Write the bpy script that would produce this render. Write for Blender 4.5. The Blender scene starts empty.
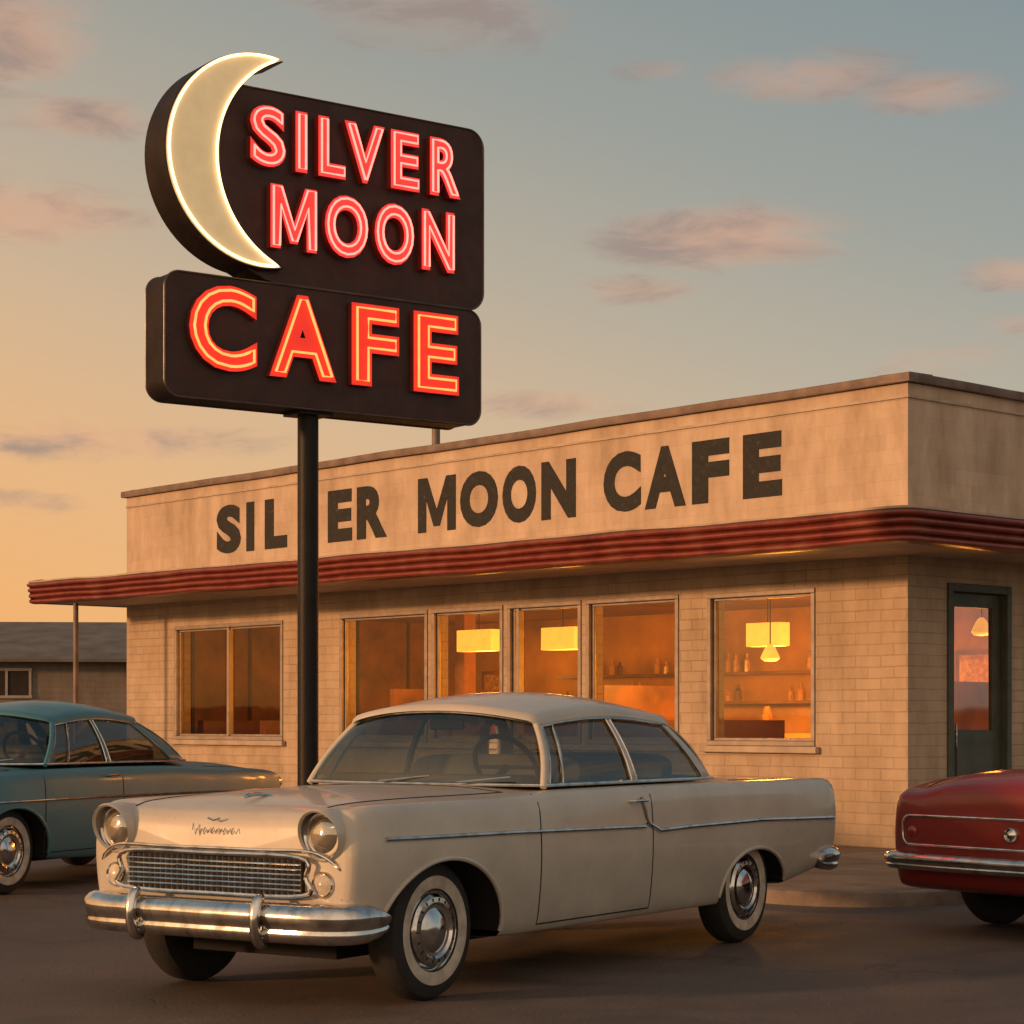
import bpy, bmesh, math, random
from mathutils import Vector, Matrix
from mathutils.bvhtree import BVHTree
random.seed(7)
D=bpy.data
scene=bpy.context.scene
rad=math.radians

# ------------------------------------------------------------------ materials
def nt(name):
    m=D.materials.new(name); m.use_nodes=True
    return m,m.node_tree,m.node_tree.nodes['Principled BSDF']
def N(t,typ,**kw):
    n=t.nodes.new(typ)
    for k,v in kw.items(): setattr(n,k,v)
    return n
def setin(n,**kw):
    for k,v in kw.items(): n.inputs[k.replace('_',' ')].default_value=v
def mixrgb(t,fac,a,b,blend='MIX'):
    n=N(t,'ShaderNodeMix',data_type='RGBA',blend_type=blend)
    for i,x in ((0,fac),(6,a),(7,b)):
        if isinstance(x,bpy.types.NodeSocket): t.links.new(x,n.inputs[i])
        else: n.inputs[i].default_value = x if i==0 else (*x,1)
    return n.outputs[2]
def ramp(t,inp,stops):
    n=N(t,'ShaderNodeValToRGB'); t.links.new(inp,n.inputs[0])
    e=n.color_ramp.elements
    while len(e)<len(stops): e.new(.5)
    for i,(p,c) in enumerate(stops):
        e[i].position=p; e[i].color=(*c,1) if len(c)==3 else c
    return n.outputs[0]
def noise(t,scale,detail=5,vec=None,rough=.55,dist=0):
    n=N(t,'ShaderNodeTexNoise'); setin(n,Scale=scale,Detail=detail,Roughness=rough,Distortion=dist)
    if vec is None:
        vec=N(t,'ShaderNodeTexCoord').outputs['Object']
    t.links.new(vec,n.inputs['Vector'])
    return n.outputs[0]
def bump(t,h,strength,dist,bs):
    n=N(t,'ShaderNodeBump'); setin(n,Strength=strength,Distance=dist)
    t.links.new(h,n.inputs['Height']); t.links.new(n.outputs[0],bs.inputs['Normal'])
    return n
def simple(name,col,rough=.6,metal=0,var=.15,scale=6,bmp=0,coat=0,bscale=60,spec=.5):
    m,t,b=nt(name)
    f=noise(t,scale)
    c=ramp(t,f,[(.3,tuple(x*(1-var) for x in col)),(.7,tuple(min(1,x*(1+var)) for x in col))])
    t.links.new(c,b.inputs['Base Color'])
    setin(b,Roughness=rough,Metallic=metal)
    b.inputs['Specular IOR Level'].default_value=spec
    b.inputs['Coat Weight'].default_value=coat; b.inputs['Coat Roughness'].default_value=.06
    if bmp: bump(t,noise(t,bscale),bmp,.01,b)
    return m
def emis(name,col,strength,base=(.2,.05,.04)):
    m,t,b=nt(name)
    b.inputs['Base Color'].default_value=(*base,1)
    b.inputs['Roughness'].default_value=.3
    f=noise(t,9)
    c=ramp(t,f,[(.25,tuple(x*.80 for x in col)),(.75,col)])
    t.links.new(c,b.inputs['Emission Color'])
    b.inputs['Emission Strength'].default_value=strength
    return m
def glassmat(name,tint,base=.06,top=.9,rough=.02,wav=0.0,blend=.35):
    m,t,b=nt(name); t.nodes.remove(b)
    out=[n for n in t.nodes if n.type=='OUTPUT_MATERIAL'][0]
    tr=N(t,'ShaderNodeBsdfTransparent'); tr.inputs[0].default_value=(*tint,1)
    gl=N(t,'ShaderNodeBsdfGlossy'); gl.inputs['Roughness'].default_value=rough
    gl.inputs['Color'].default_value=(.95,.97,.95,1)
    lw=N(t,'ShaderNodeLayerWeight'); lw.inputs[0].default_value=blend
    mr=N(t,'ShaderNodeMapRange'); t.links.new(lw.outputs['Fresnel'],mr.inputs[0])
    mr.inputs[3].default_value=base; mr.inputs[4].default_value=top
    mx=N(t,'ShaderNodeMixShader'); t.links.new(mr.outputs[0],mx.inputs[0])
    t.links.new(tr.outputs[0],mx.inputs[1]); t.links.new(gl.outputs[0],mx.inputs[2])
    t.links.new(mx.outputs[0],out.inputs[0])
    if wav:
        bn=N(t,'ShaderNodeBump'); setin(bn,Strength=wav,Distance=.02)
        t.links.new(noise(t,1.6,2),bn.inputs['Height']); t.links.new(bn.outputs[0],gl.inputs['Normal'])
    return m
def paint(name,col,rough=.32,dirt=(.16,.12,.09),dirt_amt=.5,coat=.5,zlow=.2,zhigh=.75,blotch=.14):
    m,t,b=nt(name)
    tc=N(t,'ShaderNodeTexCoord'); sx=N(t,'ShaderNodeSeparateXYZ'); t.links.new(tc.outputs['Object'],sx.inputs[0])
    mr=N(t,'ShaderNodeMapRange'); t.links.new(sx.outputs[2],mr.inputs[0])
    mr.inputs[1].default_value=zhigh; mr.inputs[2].default_value=zlow; mr.inputs[3].default_value=.12; mr.inputs[4].default_value=1
    n1=noise(t,5,8,tc.outputs['Object'],.7)
    mu=N(t,'ShaderNodeMath',operation='MULTIPLY'); t.links.new(mr.outputs[0],mu.inputs[0]); t.links.new(n1,mu.inputs[1])
    mu2=N(t,'ShaderNodeMath',operation='MULTIPLY'); t.links.new(mu.outputs[0],mu2.inputs[0]); mu2.inputs[1].default_value=dirt_amt
    n2=noise(t,2.2,6,tc.outputs['Object'],.65)
    c0=ramp(t,n2,[(.3,tuple(x*(1-blotch) for x in col)),(.62,col)])
    c=mixrgb(t,mu2.outputs[0],c0,dirt)
    sp=ramp(t,noise(t,38,4,tc.outputs['Object'],.6),[(.68,(0,0,0)),(.75,(.6,.6,.6))])
    c=mixrgb(t,sp,c,dirt)
    t.links.new(c,b.inputs['Base Color'])
    r=N(t,'ShaderNodeMapRange'); t.links.new(n1,r.inputs[0]); r.inputs[3].default_value=rough-.10; r.inputs[4].default_value=rough+.2
    t.links.new(r.outputs[0],b.inputs['Roughness'])
    b.inputs['Coat Weight'].default_value=coat; b.inputs['Coat Roughness'].default_value=.07
    bump(t,noise(t,2.5,2),.14,.01,b)
    return m
def chrome_mat():
    m,t,b=nt('chrome')
    f=noise(t,12,6)
    c=ramp(t,f,[(.32,(.46,.43,.39)),(.55,(.74,.72,.69))]); t.links.new(c,b.inputs['Base Color'])
    r=N(t,'ShaderNodeMapRange'); t.links.new(f,r.inputs[0]); r.inputs[3].default_value=.03; r.inputs[4].default_value=.20
    t.links.new(r.outputs[0],b.inputs['Roughness']); b.inputs['Metallic'].default_value=1
    bump(t,noise(t,5,3),.22,.01,b)
    return m
CHROME=chrome_mat()
def brickmat(name,col,mort,scale,bstr,stain=.35,bw=.40,bh=.135,msz=.007):
    m,t,b=nt(name)
    tc=N(t,'ShaderNodeTexCoord'); s=N(t,'ShaderNodeSeparateXYZ'); t.links.new(tc.outputs['Object'],s.inputs[0])
    ad=N(t,'ShaderNodeMath',operation='ADD'); t.links.new(s.outputs[0],ad.inputs[0]); t.links.new(s.outputs[1],ad.inputs[1])
    cb=N(t,'ShaderNodeCombineXYZ'); t.links.new(ad.outputs[0],cb.inputs[0]); t.links.new(s.outputs[2],cb.inputs[1])
    nz=N(t,'ShaderNodeTexNoise'); setin(nz,Scale=2.5,Detail=3); t.links.new(tc.outputs['Object'],nz.inputs['Vector'])
    vm=N(t,'ShaderNodeVectorMath',operation='SCALE'); t.links.new(nz.outputs['Color'],vm.inputs[0]); vm.inputs['Scale'].default_value=.018
    va=N(t,'ShaderNodeVectorMath',operation='ADD'); t.links.new(cb.outputs[0],va.inputs[0]); t.links.new(vm.outputs[0],va.inputs[1])
    br=N(t,'ShaderNodeTexBrick'); t.links.new(va.outputs[0],br.inputs['Vector'])
    setin(br,Scale=1.0,Mortar_Size=msz,Mortar_Smooth=.6,Bias=-.2,Brick_Width=bw,Row_Height=bh)
    br.inputs['Color1'].default_value=(*col,1); br.inputs['Color2'].default_value=(*[x*.84 for x in col],1)
    br.inputs['Mortar'].default_value=(*mort,1)
    # mortar joints fade in and out where the paint is thick
    pm=ramp(t,noise(t,1.3,5,tc.outputs['Object'],.6),[(.38,(.25,.25,.25)),(.62,(1,1,1))])
    bc=mixrgb(t,pm,col,br.outputs['Color'])
    st=N(t,'ShaderNodeCombineXYZ'); m1=N(t,'ShaderNodeMath',operation='MULTIPLY'); t.links.new(ad.outputs[0],m1.inputs[0]); m1.inputs[1].default_value=2.2
    m2=N(t,'ShaderNodeMath',operation='MULTIPLY'); t.links.new(s.outputs[2],m2.inputs[0]); m2.inputs[1].default_value=.7
    t.links.new(m1.outputs[0],st.inputs[0]); t.links.new(m2.outputs[0],st.inputs[1])
    f=noise(t,1.2,8,st.outputs[0],.65)
    k=ramp(t,f,[(.32,(1,1,1)),(.72,(1-stain,1-stain*1.1,1-stain*1.25))])
    c=mixrgb(t,1.0,bc,k,'MULTIPLY')
    g=N(t,'ShaderNodeMapRange'); t.links.new(s.outputs[2],g.inputs[0]); g.inputs[1].default_value=.8; g.inputs[2].default_value=0; g.inputs[3].default_value=0; g.inputs[4].default_value=.8
    gm=N(t,'ShaderNodeMath',operation='MULTIPLY'); t.links.new(g.outputs[0],gm.inputs[0]); t.links.new(noise(t,3,6,tc.outputs['Object']),gm.inputs[1])
    c=mixrgb(t,gm.outputs[0],c,tuple(x*.3 for x in col))
    t.links.new(c,b.inputs['Base Color']); b.inputs['Roughness'].default_value=.75
    inv=N(t,'ShaderNodeMath',operation='SUBTRACT'); inv.inputs[0].default_value=1; t.links.new(br.outputs['Fac'],inv.inputs[1])
    hh=N(t,'ShaderNodeMath',operation='ADD'); t.links.new(inv.outputs[0],hh.inputs[0])
    nf=N(t,'ShaderNodeMath',operation='MULTIPLY'); t.links.new(noise(t,28,6,tc.outputs['Object']),nf.inputs[0]); nf.inputs[1].default_value=.7
    t.links.new(nf.outputs[0],hh.inputs[1])
    bump(t,hh.outputs[0],bstr,.012,b)
    return m

# ------------------------------------------------------------------ mesh builder
class MB:
    def __init__(s): s.v=[];s.f=[];s.m=[]
    def add(s,vs,fs,m=0):
        b=len(s.v); s.v+= [tuple(v) for v in vs]
        for f in fs: s.f.append([b+i for i in f]); s.m.append(m)
    def box(s,x0,x1,y0,y1,z0,z1,m=0):
        s.add([(x0,y0,z0),(x1,y0,z0),(x1,y1,z0),(x0,y1,z0),(x0,y0,z1),(x1,y0,z1),(x1,y1,z1),(x0,y1,z1)],
              [(0,3,2,1),(4,5,6,7),(0,1,5,4),(1,2,6,5),(2,3,7,6),(3,0,4,7)],m)
    def grid(s,rows,m=0,closed=False):
        nr=len(rows);nc=len(rows[0]);vs=[p for r in rows for p in r];fs=[]
        for i in range(nr-1):
            for j in range(nc if closed else nc-1):
                k=(j+1)%nc
                fs.append((i*nc+j,i*nc+k,(i+1)*nc+k,(i+1)*nc+j))
        s.add(vs,fs,m)
    def tube(s,pts,r,closed=False,n=8,m=0,caps=True):
        P=[Vector(p) for p in pts]; L=len(P)
        if L<2: return
        T=[]
        for i in range(L):
            a=P[(i-1)%L] if (closed or i>0) else P[i]
            c=P[(i+1)%L] if (closed or i<L-1) else P[i]
            d=(c-a)
            if d.length<1e-9: d=Vector((1,0,0))
            T.append(d.normalized())
        up=Vector((0,0,1)) if abs(T[0].z)<.9 else Vector((0,1,0))
        nrm=T[0].cross(up).normalized(); rows=[]
        for i in range(L):
            nrm=(nrm-T[i]*nrm.dot(T[i]))
            nrm=nrm.normalized() if nrm.length>1e-6 else T[i].orthogonal().normalized()
            bn=T[i].cross(nrm)
            rr=r[i] if isinstance(r,(list,tuple)) else r
            rows.append([P[i]+(nrm*math.cos(2*math.pi*k/n)+bn*math.sin(2*math.pi*k/n))*rr for k in range(n)])
        if closed: rows.append(rows[0])
        b=len(s.v); s.grid(rows,m,closed=True)
        if not closed and caps:
            s.f.append([b+k for k in range(n)][::-1]); s.m.append(m)
            s.f.append([b+(L-1)*n+k for k in range(n)]); s.m.append(m)
    def lathe(s,prof,c,axis,n=48,m=0,ms=None):
        ax=Vector(axis).normalized(); u=ax.orthogonal().normalized(); w=ax.cross(u); c=Vector(c)
        rows=[[c+ax*o+(u*math.cos(2*math.pi*k/n)+w*math.sin(2*math.pi*k/n))*r for k in range(n)] for r,o in prof]
        for i in range(len(rows)-1):
            s.grid([rows[i],rows[i+1]], ms[i] if ms else m, closed=True)
    def obj(s,name,mats,parent=None,smooth=False,angle=35,bevel=0,weld=True,solid=0):
        me=D.meshes.new(name); me.from_pydata(s.v,[],s.f)
        for x in (mats if isinstance(mats,(list,tuple)) else [mats]): me.materials.append(x)
        for p,mi in zip(me.polygons,s.m): p.material_index=mi
        bm=bmesh.new(); bm.from_mesh(me)
        if weld: bmesh.ops.remove_doubles(bm,verts=bm.verts,dist=1e-5)
        bmesh.ops.recalc_face_normals(bm,faces=bm.faces)
        bm.to_mesh(me); bm.free()
        if smooth:
            for p in me.polygons: p.use_smooth=True
            me.set_sharp_from_angle(angle=rad(angle))
        o=D.objects.new(name,me); scene.collection.objects.link(o)
        if parent: o.parent=parent
        if solid:
            md=o.modifiers.new('solid','SOLIDIFY'); md.thickness=solid; md.offset=0
        if bevel:
            md=o.modifiers.new('bevel','BEVEL'); md.width=bevel; md.segments=2; md.limit_method='ANGLE'
        return o
def empty(name,loc=(0,0,0),rz=0):
    e=D.objects.new(name,None); scene.collection.objects.link(e); e.location=loc; e.rotation_euler=(0,0,rz); e.empty_display_size=.3
    return e
def crspline(P,n=4,closed=False):
    P=[Vector(p) for p in P]; L=len(P); out=[]
    for i in range(L if closed else L-1):
        p0=P[(i-1)%L] if (closed or i>0) else P[i]; p1=P[i]; p2=P[(i+1)%L]
        p3=P[(i+2)%L] if (closed or i<L-2) else p2
        for k in range(n):
            t=k/n
            out.append(.5*((2*p1)+(p2-p0)*t+(2*p0-5*p1+4*p2-p3)*t*t+(3*p1-p0-3*p2+p3)*t**3))
    if not closed: out.append(P[-1])
    return out

# ------------------------------------------------------------------ letters
MPOLY=[(0,0),(0,1),(.25,1),(.5,.40),(.75,1),(1,1),(1,0),(.78,0),(.78,.60),(.58,.10),(.42,.10),(.22,.60),(.22,0)]
def inset(poly,d):
    n=len(poly); area=sum(poly[i][0]*poly[(i+1)%n][1]-poly[(i+1)%n][0]*poly[i][1] for i in range(n)); sg=1 if area>0 else -1
    out=[]
    for i in range(n):
        p0=Vector(poly[i-1]);p1=Vector(poly[i]);p2=Vector(poly[(i+1)%n])
        a=(p1-p0).normalized();b=(p2-p1).normalized()
        n1=Vector((-a.y,a.x))*sg;n2=Vector((-b.y,b.x))*sg
        m=(n1+n2); m.normalize(); q=max(m.dot(n1),.45)
        v=p1+m*(d/q); out.append((v.x,v.y))
    return out
def letter_geo(ch,off):
    cu=D.curves.new('t','FONT'); cu.body=ch; cu.offset=off; cu.resolution_u=5; cu.size=1
    o=D.objects.new('t',cu); scene.collection.objects.link(o)
    bpy.context.view_layer.update()
    dg=bpy.context.evaluated_depsgraph_get(); me=o.evaluated_get(dg).to_mesh()
    bm=bmesh.new(); bm.from_mesh(me); bmesh.ops.remove_doubles(bm,verts=bm.verts,dist=1e-5)
    bm.verts.ensure_lookup_table(); bm.verts.index_update()
    vs=[(v.co.x,v.co.y) for v in bm.verts]; fs=[[v.index for v in f.verts] for f in bm.faces]
    adj={}
    for e in bm.edges:
        if len(e.link_faces)==1:
            a,b=e.verts[0].index,e.verts[1].index
            adj.setdefault(a,[]).append(b); adj.setdefault(b,[]).append(a)
    loops=[];seen=set()
    for st in adj:
        if st in seen: continue
        lp=[st];seen.add(st);cur=st
        while True:
            nx=[q for q in adj[cur] if q not in seen]
            if not nx: break
            cur=nx[0];seen.add(cur);lp.append(cur)
        if len(lp)>2: loops.append([vs[i] for i in lp])
    bm.free(); o.evaluated_get(dg).to_mesh_clear(); D.objects.remove(o); D.curves.remove(cu)
    return vs,fs,loops
def fit(vs,x0,x1,z0,z1):
    ax=min(v[0] for v in vs);bx=max(v[0] for v in vs);az=min(v[1] for v in vs);bz=max(v[1] for v in vs)
    return lambda p:(x0+(p[0]-ax)/(bx-ax)*(x1-x0), z0+(p[1]-az)/(bz-az)*(z1-z0))
def letter_solid(mb,ch,box,off,yf,yb,mf=0,msd=0):
    if ch=='M': vs,fs,lp=MPOLY,[tuple(range(len(MPOLY)))],[MPOLY]
    else: vs,fs,lp=letter_geo(ch,off)
    T=fit(vs,*box)
    mb.add([(T(v)[0],yf,T(v)[1]) for v in vs],fs,mf)
    for l in lp:
        a=[(T(v)[0],yf,T(v)[1]) for v in l]; b=[(x,yb,z) for x,_,z in a]
        mb.grid([a,b],msd,closed=True)
    return T

# ------------------------------------------------------------------ ground
def ground():
    m,t,b=nt('asphalt')
    tc=N(t,'ShaderNodeTexCoord').outputs['Object']
    fine=noise(t,45,8,tc,.75); big=noise(t,.35,6,tc,.6,.5); mid=noise(t,2.2,7,tc,.65)
    c=ramp(t,big,[(.3,(.085,.064,.052)),(.55,(.120,.092,.075)),(.75,(.15,.116,.094))])
    c2=ramp(t,mid,[(.3,(.76,.74,.72)),(.7,(1.16,1.13,1.10))])
    c=mixrgb(t,1,c,c2,'MULTIPLY')
    c3=ramp(t,fine,[(.32,(.50,.50,.50)),(.5,(1,1,1)),(.7,(1.6,1.55,1.5))])
    c=mixrgb(t,.9,c,c3,'MULTIPLY')
    nz=N(t,'ShaderNodeTexNoise'); setin(nz,Scale=1.1,Detail=6); t.links.new(tc,nz.inputs['Vector'])
    vm=N(t,'ShaderNodeVectorMath',operation='SCALE'); t.links.new(nz.outputs['Color'],vm.inputs[0]); vm.inputs['Scale'].default_value=1.3
    va=N(t,'ShaderNodeVectorMath',operation='ADD'); t.links.new(tc,va.inputs[0]); t.links.new(vm.outputs[0],va.inputs[1])
    vo=N(t,'ShaderNodeTexVoronoi',feature='DISTANCE_TO_EDGE'); vo.inputs['Scale'].default_value=.33; t.links.new(va.outputs[0],vo.inputs['Vector'])
    cr=ramp(t,vo.outputs['Distance'],[(0,(1,1,1)),(.004,(.7,.7,.7)),(.008,(0,0,0))])
    crm=N(t,'ShaderNodeMath',operation='MULTIPLY'); t.links.new(cr,crm.inputs[0])
    msk=ramp(t,noise(t,.5,3,tc),[(.48,(0,0,0)),(.64,(.6,.6,.6))]); t.links.new(msk,crm.inputs[1])
    c=mixrgb(t,crm.outputs[0],c,(.035,.026,.021))
    oil=ramp(t,noise(t,.9,4,tc,.5,.8),[(.58,(0,0,0)),(.74,(.55,.55,.55))])
    c=mixrgb(t,oil,c,(.045,.035,.03))
    t.links.new(c,b.inputs['Base Color'])
    r=ramp(t,mid,[(.3,(.62,.62,.62)),(.7,(.88,.88,.88))]); t.links.new(r,b.inputs['Roughness'])
    h=N(t,'ShaderNodeMath',operation='SUBTRACT'); t.links.new(fine,h.inputs[0]); t.links.new(crm.outputs[0],h.inputs[1])
    bump(t,h.outputs[0],.5,.012,b)
    mb=MB(); S=1600
    mb.add([(-S,-S,0),(S,-S,0),(S,S,0),(-S,S,0)],[(0,1,2,3)])
    mb.obj('asphalt_ground',m)
    g=MB()
    for i in range(260):
        x=random.uniform(-5,6); y=random.uniform(7.5,17); r=random.choice([.004,.006,.008])*random.uniform(.7,1.3)
        a=random.random()*6
        vs=[(x+r*math.cos(a+k*1.57)*random.uniform(.7,1.2),y+r*math.sin(a+k*1.57)*random.uniform(.7,1.2),0) for k in range(4)]+[(x,y,r*.7)]
        g.add(vs,[(0,1,4),(1,2,4),(2,3,4),(3,0,4)])
    g.obj('gravel',simple('loose_stone',(.11,.088,.072),.95,0,.4,3,spec=.1))
ground()

# ------------------------------------------------------------------ diner
CX,CY=3.73,20.02
diner=empty('diner_building',(CX,CY,0),math.atan2(-.747,.665))
BRICK=brickmat('painted_brick',(.56,.425,.30),(.40,.29,.20),1,.55,.36,.31,.108,.006)  # same cream as the parapet, darkened to paint in shade under the canopy
STUC=brickmat('painted_parapet',(.64,.49,.36),(.56,.42,.30),1,.28,.42,.50,.15,.004)  # lighter copy of the cream, as lit wall above the canopy
TRIM=simple('aluminium_frame',(.33,.27,.22),.45,.3,.2,8)
COPE=simple('coping_metal',(.20,.145,.12),.6,.2,.3,5,.3)
CREAM=simple('cream_trim',(.44,.34,.25),.6,0,.2,4,.2)
def enamel(name,col):
    m,t,b=nt(name)
    tc=N(t,'ShaderNodeTexCoord').outputs['Object']
    f=noise(t,3,8,tc,.7)
    c=ramp(t,f,[(.3,tuple(x*.5 for x in col)),(.5,col),(.75,(col[0]*1.2,col[1]*2.4,col[2]*2.2))])
    t.links.new(c,b.inputs['Base Color']); b.inputs['Roughness'].default_value=.32
    return m
RED=enamel('red_enamel',(.22,.042,.028))
PINK=enamel('rib_groove',(.035,.009,.008))
GREEN=simple('green_door_paint',(.070,.078,.058),.5,0,.25,5,.2)
GLASS=glassmat('window_glass',(.92,.82,.62),.04,.40,.02,.03,.3)
DGLASS=glassmat('door_glass',(.62,.50,.36),.03,.25,.03,.03,.25)

def wall(mb,openings,x0,x1,z0,z1,yf,yb,axis='x',m=0):
    xs=sorted({x0,x1}|{o[0] for o in openings}|{o[1] for o in openings})
    zs=sorted({z0,z1}|{o[2] for o in openings}|{o[3] for o in openings})
    def solid(i,j):
        if i<0 or j<0 or i>=len(xs)-1 or j>=len(zs)-1: return False
        cx=(xs[i]+xs[i+1])/2; cz=(zs[j]+zs[j+1])/2
        return not any(o[0]<cx<o[1] and o[2]<cz<o[3] for o in openings)
    def P(a,y,z): return (a,y,z) if axis=='x' else (y,a,z)
    for i in range(len(xs)-1):
        for j in range(len(zs)-1):
            if not solid(i,j): continue
            a,b_,c,d=xs[i],xs[i+1],zs[j],zs[j+1]
            for y in (yf,yb): mb.add([P(a,y,c),P(b_,y,c),P(b_,y,d),P(a,y,d)],[(0,1,2,3)],m)
            if not solid(i-1,j): mb.add([P(a,yf,c),P(a,yb,c),P(a,yb,d),P(a,yf,d)],[(0,1,2,3)],m)
            if not solid(i+1,j): mb.add([P(b_,yf,c),P(b_,yb,c),P(b_,yb,d),P(b_,yf,d)],[(0,1,2,3)],m)
            if not solid(i,j-1): mb.add([P(a,yf,c),P(b_,yf,c),P(b_,yb,c),P(a,yb,c)],[(0,1,2,3)],m)
            if not solid(i,j+1): mb.add([P(a,yf,d),P(b_,yf,d),P(b_,yb,d),P(a,yb,d)],[(0,1,2,3)],m)
LX=-13.9; DEP=9.0; ZC=3.0
wins=[(-12.63,-10.07,1.06,2.62),(-8.85,-7.12,1.06,2.64),(-7.04,-5.76,1.06,2.64),(-5.68,-4.46,1.06,2.64),(-4.38,-2.98,1.06,2.64),(-2.57,-1.13,1.06,2.62)]
wb=MB(); wall(wb,wins,LX,0,0,ZC,0,.25)
sidewins=[(.60,1.62,.10,2.64),(3.0,4.6,1.06,2.62),(5.6,7.4,1.06,2.62)]
wall(wb,sidewins,.25,DEP,0,ZC,0,-.25,'y')
wb.box(LX,0,DEP,DEP+.25,0,ZC); wb.box(LX,LX+.25,.25,DEP,0,ZC)
wb.obj('brick_walls',BRICK,diner)
pb=MB()
for a in [(LX,0,0,.25),(LX,0,DEP,DEP+.25)]: pb.box(a[0],a[1],a[2],a[3],ZC,4.50)
pb.box(-.25,0,.25,DEP,ZC,4.50); pb.box(LX,LX+.25,.25,DEP,ZC,4.50)
pb.obj('parapet',STUC,diner)
cb=MB()
def wavy(p0,p1,out,z0,z1,off):
    n=30
    d=Vector((p1[0]-p0[0],p1[1]-p0[1],0)); L=d.length; d.normalize(); o=Vector((out[0],out[1],0)); rows=[]
    for i in range(n+1):
        f=i/n; c=Vector((p0[0],p0[1],0))+d*L*f; en=math.sin(math.pi*f)**.5 if 0<f<1 else 0
        jz=(.005*math.sin(f*19+off)+.003*math.sin(f*47+off*2))*en; jo=.004*math.sin(f*31+off)*en
        rows.append([c+o*(off_+jo)+Vector((0,0,z+jz)) for off_,z in ((0.0,z0),(.055,z0),(.06,z0+.01),(.062,z1-.008),(.055,z1),(-.30,z1+.006),(-.31,z0+.01))])
    cb.grid(rows); cb.add(rows[0],[tuple(range(7))]); cb.add(rows[-1],[tuple(range(7))])
wavy((LX-.06,0),(.06,0),(0,-1),4.505,4.59,0.0); wavy((0,-.06),(0,DEP+.3),(1,0),4.507,4.588,1.3)
wavy((LX,-.06),(LX,DEP+.3),(-1,0),4.506,4.589,2.1); wavy((LX-.06,DEP+.25),(.06,DEP+.25),(0,1),4.504,4.587,.7)
cb.obj('coping',[COPE],diner,smooth=True,angle=40)
cb=MB(); cb.box(LX,.02,-.02,-.001,4.36,4.385); cb.box(.001,.02,0,DEP,4.36,4.385)
cb.obj('parapet_band',[CREAM],diner)
rb=MB(); rb.box(LX+.25,-.25,.25,DEP,3.9,4.0); rb.obj('roof',simple('roof_felt',(.06,.055,.05),.9,0,.2,4),diner)
rp=MB(); rp.tube([(-8.9,1.6,4.0),(-8.9,1.6,5.22)],.055,n=12); rp.tube([(-8.9,1.6,5.22),(-8.9,1.6,5.28)],.075,n=12)
rp.box(-5,-4,5,6,4.0,4.4); rp.obj('roof_pipe',COPE,diner,smooth=True)
LB=MB()
lets=[('S',11.60,11.03),('I',10.90,10.72),('L',10.476,9.98),('V',9.74,9.33),('E',9.10,8.60),('R',8.50,7.90),('M',7.30,6.60),('O',6.52,5.85),('O',5.77,5.20),('N',5.11,4.55),('C',4.11,3.54),('A',3.48,2.88),('F',2.79,2.27),('E',2.08,1.56)]
for ch,a,b_ in lets:
    letter_solid(LB,ch,(-a,-b_,3.56,4.21),.055,-.006,-.001)
m,t,b=nt('sign_paint')
f=noise(t,14,8,rough=.75)
c=ramp(t,f,[(.3,(.026,.026,.024)),(.60,(.042,.040,.036)),(.72,(.17,.135,.10))]); t.links.new(c,b.inputs['Base Color']); b.inputs['Roughness'].default_value=.85; b.inputs['Specular IOR Level'].default_value=.2
LB.obj('painted_lettering',m,diner,weld=False)

def canopy():
    p=1.4;q=1.1;x0=-14.24;H=.30
    r=.16
    path=[(x0,DEP+1),(x0,-p+.02),(x0+.02,-p)]
    n=10
    path+= [(-14.0+i*((q-r+14.0))/60,-p) for i in range(61)]
    for i in range(1,n+1):
        a=-math.pi/2+ (math.pi/2)*i/n
        path.append((q-r+r*math.cos(a),-p+r+r*math.sin(a)))
    path+=[(q,y*.5) for y in range(0,21)]
    def zb(x): return 2.85+ .095*(-(x-q)/15.3)
    prof=[(-.10,-.0),(-.04,-.0)]
    ribs=4; h=H/ribs
    mats=[1]
    for k in range(ribs):
        for j in range(9):
            a=-math.pi/2+math.pi*j/8
            prof.append((-.02+.045*math.cos(a)+.014*k, k*h+h/2+h*.40*math.sin(a)))
            mats.append(0 if j<8 else 1)
    prof.append((-.02+.06,H)); mats.append(2)
    prof.append((-.02+.06,H+.02)); mats.append(2)
    prof.append((-.3,H+.03)); mats.append(2)
    rows=[]
    L=len(path)
    for i,(x,y) in enumerate(path):
        a=Vector(path[max(i-1,0)]);c_=Vector(path[min(i+1,L-1)]);tt=(c_-a).normalized(); nn=Vector((tt.y,-tt.x))
        rows.append([])
        for kk,(o,z) in enumerate(prof):
            jit=.005*math.sin(x*1.7)+.003*math.sin(x*4.1+y)+.003*math.sin(x*2.9+(kk//9)*2.1)
            rows[-1].append((x+nn.x*(o-.05),y+nn.y*(o-.05),zb(x)+z+jit))
    mb=MB()
    for i in range(L-1):
        for j in range(len(prof)-1):
            mb.add([rows[i][j],rows[i+1][j],rows[i+1][j+1],rows[i][j+1]],[(0,1,2,3)],mats[j] if j<len(mats) else 0)
    mb.obj('canopy_fascia',[RED,PINK,CREAM],diner,smooth=True,angle=50)
    sb=MB()
    for zz in (.015,.28):
        pts=[(x0+.06,-p+.09),(q-.12,-p+.09),(q-.12,DEP+1),(.003,DEP+1),(.003,-.003),(LX-.003,-.003),(LX-.003,DEP+1),(x0+.06,DEP+1)]
        V=[(a,b_,zb(a)+zz) for a,b_ in pts]
        sb.add(V,[(0,1,4,5),(1,2,3,4),(0,5,6,7)])
    sb.obj('canopy_soffit',CREAM,diner)
    pb=MB(); pb.tube([(-13.25,-1.2,0),(-13.25,-1.2,2.93)],.035,n=12); pb.obj('canopy_post',COPE,diner,smooth=True)
canopy()

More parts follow.
